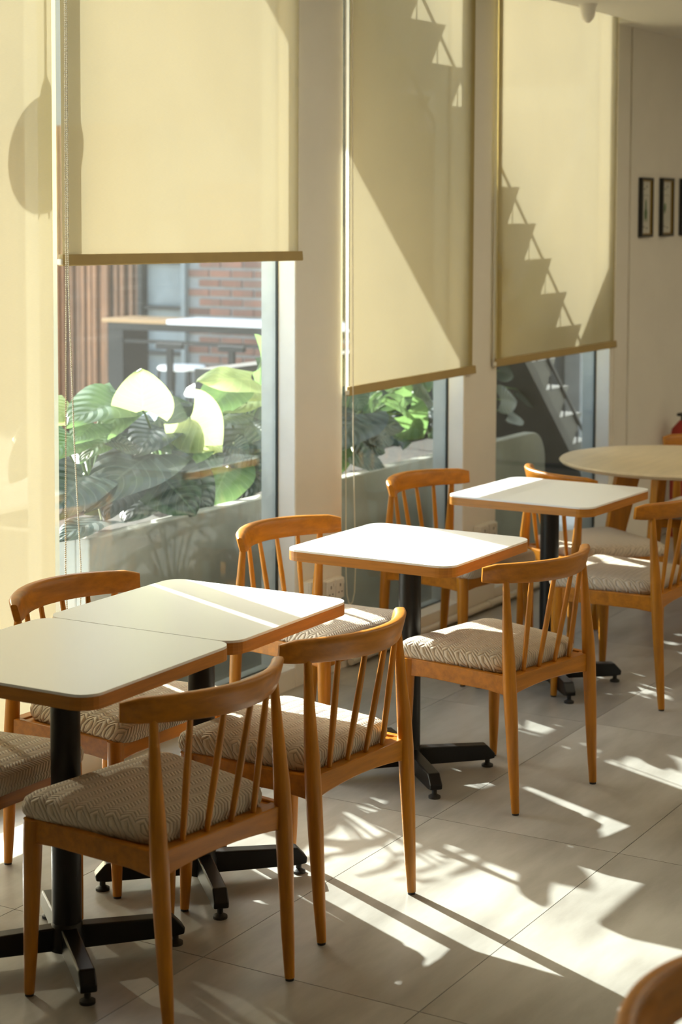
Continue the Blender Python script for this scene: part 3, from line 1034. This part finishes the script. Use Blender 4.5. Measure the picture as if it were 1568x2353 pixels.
LEAVES = [
    (1, (-4.1, 5.486, 1.067), (-4.08, 5.452, 1.212), 0.185, 2, 0),
    (2, (-4.17, 6.339, 1.116), (-4.14, 5.949, 1.159), 0.14, 2, 0.3),
    (2, (-4.21, 6.239, 1.085), (-4.19, 6.004, 1.003), 0.15, 1, 0.2),
    (2, (-4.23, 6.506, 1.071), (-4.16, 6.237, 1.052), 0.12, 2, 0.4),
    (2, (-4.23, 6.514, 1.008), (-4.13, 6.058, 1.024), 0.1, 2, 1.0),
    (0, (-4.23, 5.517, 1.09), (-4.15, 5.16, 1.104), 0.2, 1, 0.5),
    (0, (-4.25, 5.573, 1.103), (-4.11, 5.301, 1.026), 0.17, 1, 0.2),
    (0, (-4.38, 5.632, 1.099), (-4.33, 5.355, 1.106), 0.1, 1, 0.9),
    (0, (-4.28, 5.293, 1.092), (-4.23, 5.12, 1.061), 0.14, 2, 0.3),
    (0, (-4.18, 5.287, 1.034), (-4.13, 5.134, 0.999), 0.11, 1, 0.2),
    (0, (-4.21, 5.205, 0.997), (-4.13, 5.003, 0.967), 0.13, 1, 0.3),
    (0, (-4.18, 5.379, 0.97), (-4.1, 5.137, 0.954), 0.1, 1, 0.5),
    (1, (-4.13, 5.332, 0.974), (-4.07, 5.418, 0.932), 0.11, 0, 0.9),
    (1, (-4.19, 5.704, 1.015), (-4.09, 5.803, 0.917), 0.22, 0, 0.5),
    (1, (-4.17, 5.689, 0.98), (-4.09, 5.445, 0.947), 0.15, 0, 0.4),
    (1, (-4.05, 5.721, 1.022), (-4.01, 5.874, 0.88), 0.19, 2, -0.2),
    (1, (-4.13, 5.84, 0.91), (-4.05, 5.682, 0.864), 0.17, 1, 0.2),
    (1, (-4.11, 5.557, 0.893), (-3.99, 5.072, 0.844), 0.24, 0, 0.3),
    (1, (-4.07, 5.564, 0.813), (-3.93, 5.575, 0.693), 0.22, 0, 0.3),
    (1, (-4.13, 5.761, 0.777), (-3.99, 5.758, 0.682), 0.2, 0, 0.2),
    (0, (-4.13, 5.171, 0.857), (-4.01, 4.871, 0.807), 0.19, 0, 0.2),
    (0, (-4.05, 5.169, 0.7), (-3.93, 4.772, 0.728), 0.1, 0, 0.9),
    (2, (-4.13, 6.099, 0.775), (-4.05, 5.864, 0.678), 0.18, 1, 0.1),
    (2, (-4.19, 6.407, 0.908), (-4.11, 6.083, 0.858), 0.17, 0, 0.4),
    (2, (-4.19, 6.202, 0.985), (-4.11, 5.919, 0.977), 0.15, 0, 0.6),
    (2, (-4.13, 6.198, 0.852), (-4.07, 6.267, 0.768), 0.16, 0, 0.3),
    (2, (-4.09, 6.082, 0.875), (-4.03, 6.105, 0.837), 0.1, 0, 0.8),
    (0, (-4.17, 5.465, 0.796), (-4.09, 5.255, 0.72), 0.15, 0, 0.2),
    (1, (-4.19, 5.664, 0.731), (-4.11, 5.409, 0.697), 0.15, 0, 0.2),
    (2, (-4.19, 6.437, 0.715), (-4.11, 6.154, 0.674), 0.14, 0, 0.3),
    (1, (-4.33, 5.961, 1.046), (-4.33, 6.124, 1.04), 0.1, 0, 0.9),
    (3, (-4.19, 7.727, 0.841), (-4.13, 7.798, 0.726), 0.17, 1, -0.1),
    (3, (-4.19, 7.727, 0.865), (-4.17, 7.521, 0.944), 0.12, 1, 0.2),
    (3, (-4.13, 7.143, 0.901), (-4.03, 6.832, 0.819), 0.24, 0, 0.1),
    (3, (-4.09, 7.161, 0.834), (-4.01, 7.284, 0.783), 0.15, 0, 0.6),
    (3, (-4.07, 7.107, 0.783), (-3.99, 7.159, 0.744), 0.13, 0, 0.5),
    (3, (-4.03, 6.943, 0.756), (-3.95, 7.088, 0.688), 0.15, 0, 0.5),
    (3, (-4.25, 7.582, 0.963), (-4.23, 7.692, 0.937), 0.1, 0, 0.7),
    (3, (-4.27, 7.829, 0.96), (-4.23, 7.854, 0.924), 0.09, 1, 0.2),
    (3, (-4.23, 7.898, 0.91), (-4.17, 7.974, 0.875), 0.15, 0, 0.4),
    (3, (-4.21, 7.47, 0.937), (-4.19, 7.315, 0.872), 0.04, 1, 0),
    (3, (-4.23, 7.758, 0.787), (-4.17, 7.799, 0.725), 0.14, 0, 0.2),
    (3, (-4.28, 7.372, 0.976), (-4.23, 7.375, 0.899), 0.12, 0, 0.3),
    (3, (-4.28, 8.003, 0.824), (-4.23, 8.078, 0.799), 0.14, 0, 0.4),
    (3, (-4.33, 8.163, 0.952), (-4.28, 8.126, 0.931), 0.09, 1, 0.3),
    (4, (-4.17, 8.741, 0.827), (-4.11, 8.818, 0.818), 0.15, 0, 0.2),
    (4, (-4.15, 8.789, 0.747), (-4.09, 8.873, 0.714), 0.13, 0, 0.8),
    (4, (-4.23, 8.853, 0.972), (-4.17, 8.905, 0.947), 0.15, 0, 0.4),
    (4, (-4.23, 9.08, 0.853), (-4.19, 9.253, 0.762), 0.13, 0, 0.4),
]

plant_info = [
    ('leafy plant at the left end of the planter beside the bead chain', (-4.27, 5.40)),
    ('leafy plant in the middle of the planter with an upright pale sunlit leaf', (-4.27, 5.89)),
    ('leafy plant crowding the right side of the biggest window', (-4.27, 6.41)),
    ('dark plant behind the narrow window with one bright green leaf', (-4.27, 7.27)),
    ('dim grey-leaved plant in the darkest window under the stairs', (-4.27, 8.18)),
]
CAMP = Vector((0, 0, 1.7955))
plants = []
for i, (lab, (x, y)) in enumerate(plant_info):
    t = thing('elephant_ear_plant', lab, 'plant', (x, y, H - 0.0), 0, 'big-leaved plants in the planter')
    plants.append(t)
    MB().lathe([(0.0, 0.0), (0.035, 0.0), (0.030, 0.03), (0.018, 0.07), (0.0, 0.09)], 10).build('crown', M['stem'], t, smooth=True)
cache = {}


def add_leaf(pi_, B, T, w, tone, roll, seed):
    t = plants[pi_]
    org = Vector(t.location)
    B, T = Vector(B), Vector(T)
    L = (T - B).length
    L *= 1.08
    w *= 1.22
    wr = max(0.2, min(1.6, w / L))
    key = (tone, round(wr, 1), seed % 3)
    if key not in cache:
        cache[key] = leaf_mesh('leaf', M['leaf%d' % tone], round(wr, 1), (0.08, 0.12, 0.16)[seed % 3] * (0.4 if tone == 2 else 1), (0.18, 0.10, 0.26)[seed % 3] * (0.5 if tone == 2 else 1), seed)
    yv = (T - B).normalized()
    see = (CAMP - B).normalized()
    hint = (see * (1 - 0.55 * roll) + Vector((0, 0, 1)) * (0.35 + 0.65 * roll)).normalized()
    z = (hint - yv * hint.dot(yv)).normalized()
    x = yv.cross(z)
    mat = Matrix(((x.x, yv.x, z.x, B.x - org.x), (x.y, yv.y, z.y, B.y - org.y), (x.z, yv.z, z.z, B.z - org.z), (0, 0, 0, 1)))
    o = link_mesh('leaf', cache[key], t)
    o.matrix_basis = mat @ Matrix.Scale(L, 4)
    # stalk from the crown to the blade
    S = Vector((random.uniform(-0.02, 0.02), random.uniform(-0.02, 0.02), 0.03))
    E = B - org
    mid = S.lerp(E, 0.55) + Vector((-0.02, 0, 0.05 + 0.12 * E.length))
    pts = []
    for k in range(7):
        q = k / 6
        pts.append((1 - q) ** 2 * S + 2 * q * (1 - q) * mid + q * q * E)
    MB().tube(pts, [0.009, 0.008, 0.007, 0.006, 0.005, 0.0045, 0.004], 6).build('stalk', M['stem'], t, smooth=True)


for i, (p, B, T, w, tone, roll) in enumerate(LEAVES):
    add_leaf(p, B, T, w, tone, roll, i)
# low filling leaves behind the front ones
rnd = random.Random(21)
for p in range(5):
    px_, py_ = plant_info[p][1]
    for k in range(5 if p < 3 else 9):
        a = rnd.uniform(0, 2 * pi)
        r0 = rnd.uniform(0.05, 0.2)
        top = 1.00 if p < 3 else 0.92
        B = Vector((px_ - 0.06 + 0.6 * r0 * cos(a), py_ + 1.2 * r0 * sin(a), rnd.uniform(0.76, top)))
        d = Vector((cos(a) * 0.5 + 0.1, sin(a), rnd.uniform(-0.7, 0.1))).normalized() * rnd.uniform(0.15, 0.24)
        T = B + d
        if T.x > -4.02:
            T.x = -4.02
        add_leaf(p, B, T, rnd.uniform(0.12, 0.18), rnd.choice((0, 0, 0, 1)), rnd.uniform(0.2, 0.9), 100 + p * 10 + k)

for p, k, y_, z_ in ((2, 0, 6.60, 1.05), (2, 1, 6.62, 1.16), (3, 2, 6.74, 1.20), (3, 3, 6.80, 1.10), (3, 4, 6.92, 1.18), (3, 5, 6.95, 1.30),
                     (3, 6, 7.05, 1.08), (3, 7, 7.10, 1.22), (4, 8, 7.75, 1.22), (4, 9, 8.0, 1.15), (4, 10, 8.2, 1.2), (3, 11, 7.2, 1.30), (3, 12, 6.86, 1.02)):  # tall leaves out of sight, added to keep sun off the floor
    B = Vector((-4.28 - 0.03 * (k % 3), y_, z_))
    a = k * 2.1
    T = B + Vector((0.08 * cos(a) + 0.04, 0.20 * abs(sin(a)) + 0.02, -0.12 - 0.03 * (k % 3)))
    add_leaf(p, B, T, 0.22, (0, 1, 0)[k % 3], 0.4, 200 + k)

# outdoor staircase descending past the windows
SX, SW = -4.10, 1.0
T0 = (8.736, 1.525)
RUN, RISE = 0.1888, 0.1694
NST = range(-15, 8)
t = thing('outdoor_staircase', 'dark outdoor staircase descending past the far windows', 'staircase', (SX, 8.6, 0))
def st(x, y, z):
    return (x - SX, y - 8.6, z)
tri = [(0.0, 0.0), (-(RUN + 0.13), 0.0), (-0.13, -RISE)]
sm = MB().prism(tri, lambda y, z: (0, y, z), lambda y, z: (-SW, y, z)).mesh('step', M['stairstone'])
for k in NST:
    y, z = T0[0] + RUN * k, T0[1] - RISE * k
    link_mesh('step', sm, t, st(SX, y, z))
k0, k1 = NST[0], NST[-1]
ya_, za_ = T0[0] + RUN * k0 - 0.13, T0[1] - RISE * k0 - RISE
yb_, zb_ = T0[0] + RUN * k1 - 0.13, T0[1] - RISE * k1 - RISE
MB().prism([(ya_, za_), (yb_, zb_), (yb_, zb_ - 0.075), (ya_, za_ - 0.075)], lambda y, z: st(SX, y, z), lambda y, z: st(SX - SW, y, z)).build('soffit_slab', M['stair_dark'], t)
off = 0.112
MB().tube([st(SX + 0.012, T0[0] + RUN * k0, T0[1] - RISE * k0 - off), st(SX + 0.012, T0[0] + RUN * k1, T0[1] - RISE * k1 - off)], 0.010, 8).build('stringer_rod', M['black_metal'], t)
pm = MB().tube([(0.008, -0.082, -0.10), (0.008, -0.082, -0.172)], 0.005, 6).mesh('bracket_post', M['black_metal'])
for k in NST:
    link_mesh('bracket_post', pm, t, st(SX, T0[0] + RUN * k, T0[1] - RISE * k))
# unseen beam, made up to cast the diagonal shadow on the last blind
b = MB()
b.prism([(8.66, 1.375), (9.80, 2.505), (10.0, 2.30), (8.86, 1.175)], lambda y, z: (-4.04, y, z), lambda y, z: (-4.09, y, z))
o = b.build('shadow_beam', M['concrete'])
tag(o, 'slanted beam added outside to cast a diagonal shadow on the blind beside the pictures', 'beam')

# low dark wall, added as the shade under the stairs in the far windows
tag(box('stair_shade_wall', M['stair_dark'], -5.35, -5.22, 7.6, 14.0, -0.05, 1.02), 'low dark wall behind the planter, added as the shade under the stairs', 'wall')

# unseen hanging ball lantern, form made up from the round shadow
t = thing('hanging_lantern', 'round lantern hanging outside, form made up to cast the shadow on the left blinds', 'lantern', (-4.30, 4.667, 2.359))
MB().lathe([(0.0, -0.160)] + [(0.163 * sin(pi * i / 16), -0.163 * cos(pi * i / 16)) for i in range(1, 16)] + [(0.0, 0.160)], 28).build('globe', M['lantern'], t, smooth=True)
MB().tube([(0, 0, 0.155), (0.0, 0.0, 0.60), (0, 0, 0.95)], 0.006, 8).build('cord', M['black_metal'], t)
MB().lathe([(0.03, 0.150), (0.022, 0.20), (0.008, 0.23), (0.0, 0.23)], 12).build('cap', M['lantern'], t)
fr = MB()
for k in range(7):
    a = k * 0.9
    fr.tube([(0.03 * cos(a), 0.05 * sin(a), -0.15), (0.035 * cos(a), 0.06 * sin(a), -0.185)], [0.008, 0.002], 5)
fr.build('fringe', M['lantern'], t)
structure(box('eaves', M['concrete'], -4.9, OX - 0.002, -1.0, 4.9, 3.33, 3.45))

# slatted screen and brick wall beyond the courtyard
BYW = 12.0
t = thing('slat_screen', 'brown wooden slat screen across the courtyard', 'screen', (-9.2, BYW, -0.05))
MB().box(-1.7, 0.62, 0.05, 0.09, 0, 2.6).build('backing', M['slatback'], t)
smh = MB().box(-0.019, 0.019, -0.03, 0.03, 0.0, 2.6).mesh('slat', M['slat'])
k = 0
x = -1.68
rs = random.Random(4)
while x < 0.22:
    link_mesh('slat', smh, t, (x, rs.uniform(-0.02, 0.02), 0))
    x += 0.056 + rs.choice((0.0, 0.004, 0.012, 0.03))
MB().box(0.27, 0.66, 0.02, 0.049, 0, 2.6).build('grey_panel', M['greypanel'], t)
for z_ in (0.35, 0.72, 1.09, 1.46, 1.83):
    MB().box(0.26, 0.66, -0.03, 0.02, z_, z_ + 0.03).build('cross_bar', M['black_metal'], t)
MB().box(0.22, 0.26, -0.05, 0.05, 0, 2.6).build('post', M['black_metal'], t)
MB().box(0.66, 0.70, -0.06, 0.06, 0, 2.6).build('post', M['greypanel'], t)
MB().box(-1.05, -1.02, -0.05, 0.03, 0, 2.6).build('post', M['black_metal'], t)

t = thing('brick_wall', 'red brick wall across the courtyard behind the bar stools', 'wall', (-7.4, BYW, -0.05))
MB().box(-1.10, 2.3, 0.0, 0.2, 0, 2.6).build('mortar_bed', M['mortar'], t)
bm_ = MB().box(-0.098, 0.098, -0.012, 0.02, -0.0265, 0.0265).mesh('brick', M['brick'])
for r in range(24):
    for c in range(11):
        x = -1.0 + c * 0.212 + (0.106 if r % 2 else 0) + rs.uniform(-0.004, 0.004)
        link_mesh('brick', bm_, t, (x, rs.uniform(-0.003, 0.003), 0.32 + r * 0.0765))

# high bar table with white and wooden tops
BY = 11.0
t = thing('bar_table', 'high dark bar table with a white top before the brick wall', 'table', (-7.6, BY, -0.05))
MB().box(-0.33, 1.4, -0.10, 0.30, 1.050, 1.085).build('white_top', M['whitetop'], t, bevel=0.006)
MB().box(-0.93, -0.335, -0.10, 0.30, 1.050, 1.080).build('wooden_top', M['tanwood'], t, bevel=0.006)
MB().box(-0.90, 1.36, -0.06, -0.02, 0.995, 1.049).build('apron', M['black_metal'], t)
MB().box(-0.76, 1.30, -0.05, -0.02, 0.90, 0.925).build('lower_rail', M['black_metal'], t)
MB().box(-0.90, -0.76, -0.06, 0.26, 0.0, 0.994).build('end_leg', M['black_metal'], t)
MB().box(1.30, 1.36, -0.06, 0.26, 0.0, 0.994).build('end_leg', M['black_metal'], t)


def stool(label, x, y, rz):
    t = thing('bar_stool', label, 'stool', (x, y, -0.05), rz, 'dark bar stools at the high table')
    MB().lathe([(0.0, 0.74), (0.17, 0.74), (0.18, 0.755), (0.165, 0.77), (0.0, 0.772)], 24).build('seat', M['whitetop'], t, smooth=True, auto=40)
    MB().box(-0.022, 0.022, -0.20, -0.17, 0.60, 0.92).build('back_post', M['black_metal'], t)
    MB().box(-0.11, 0.11, -0.205, -0.165, 0.90, 0.945).build('back_rest', M['black_metal'], t, bevel=0.01)
    for sx in (-1, 1):
        for sy in (-1, 1):
            MB().tube([(sx * 0.12, sy * 0.12, 0.74), (sx * 0.19, sy * 0.19, 0.0)], 0.012, 8).build('leg', M['black_metal'], t)
    MB().box(-0.15, 0.15, -0.165, -0.145, 0.26, 0.28).build('foot_rail', M['black_metal'], t)


stool('dark bar stool left, before the middle of the brick wall', -7.66, 10.72, 0.15)
stool('dark bar stool right, beside the concrete window edge', -7.10, 10.72, 0.0)
t = thing('post_lamp', 'short cream post with a white domed cap behind the plants', 'lamp', (-7.12, 10.2, -0.05))
MB().lathe([(0.055, 0.0), (0.030, 0.62), (0.0, 0.62)], 16).build('post', pbr('cream_post', (0.72, 0.60, 0.36), 0.6), t, smooth=True, auto=40)
MB().lathe([(0.0, 0.62), (0.115, 0.62), (0.12, 0.635), (0.10, 0.675), (0.05, 0.705), (0.0, 0.712)], 20).build('cap', M['whitetop'], t, smooth=True, auto=40)
t = thing('covered_table', 'small table under a white cloth behind the leaves', 'table', (-7.52, 10.2, -0.05))
MB().lathe([(0.24, 0.46), (0.22, 0.49), (0.10, 0.56), (0.03, 0.60), (0.0, 0.60)], 20).build('cloth', M['whitetop'], t, smooth=True)
MB().box(-0.10, 0.16, -0.12, 0.12, 0.0, 0.47).build('base', M['whitetop'], t)
# pale house wall far right, seen past the stair foot
tag(box('house_wall', M['cream_wall'], -9.0, -4.9, 15.5, 15.7, -0.05, 3.0), 'pale cream house wall glimpsed past the stairs', 'wall')

# plain house front, added to block the low sky behind the blinds
t = thing('sky_block_front', 'tall plain house front added far beyond the courtyard to block the low sky', 'building', (-11.0, 21.0, -0.05))
MB().box(-16, 13, 0, 0.4, 0, 10).build('front_wall', M['facade'], t)
MB().box(-16.2, 13.2, -0.3, 0.6, 10, 10.3).build('roof_edge', M['concrete'], t)
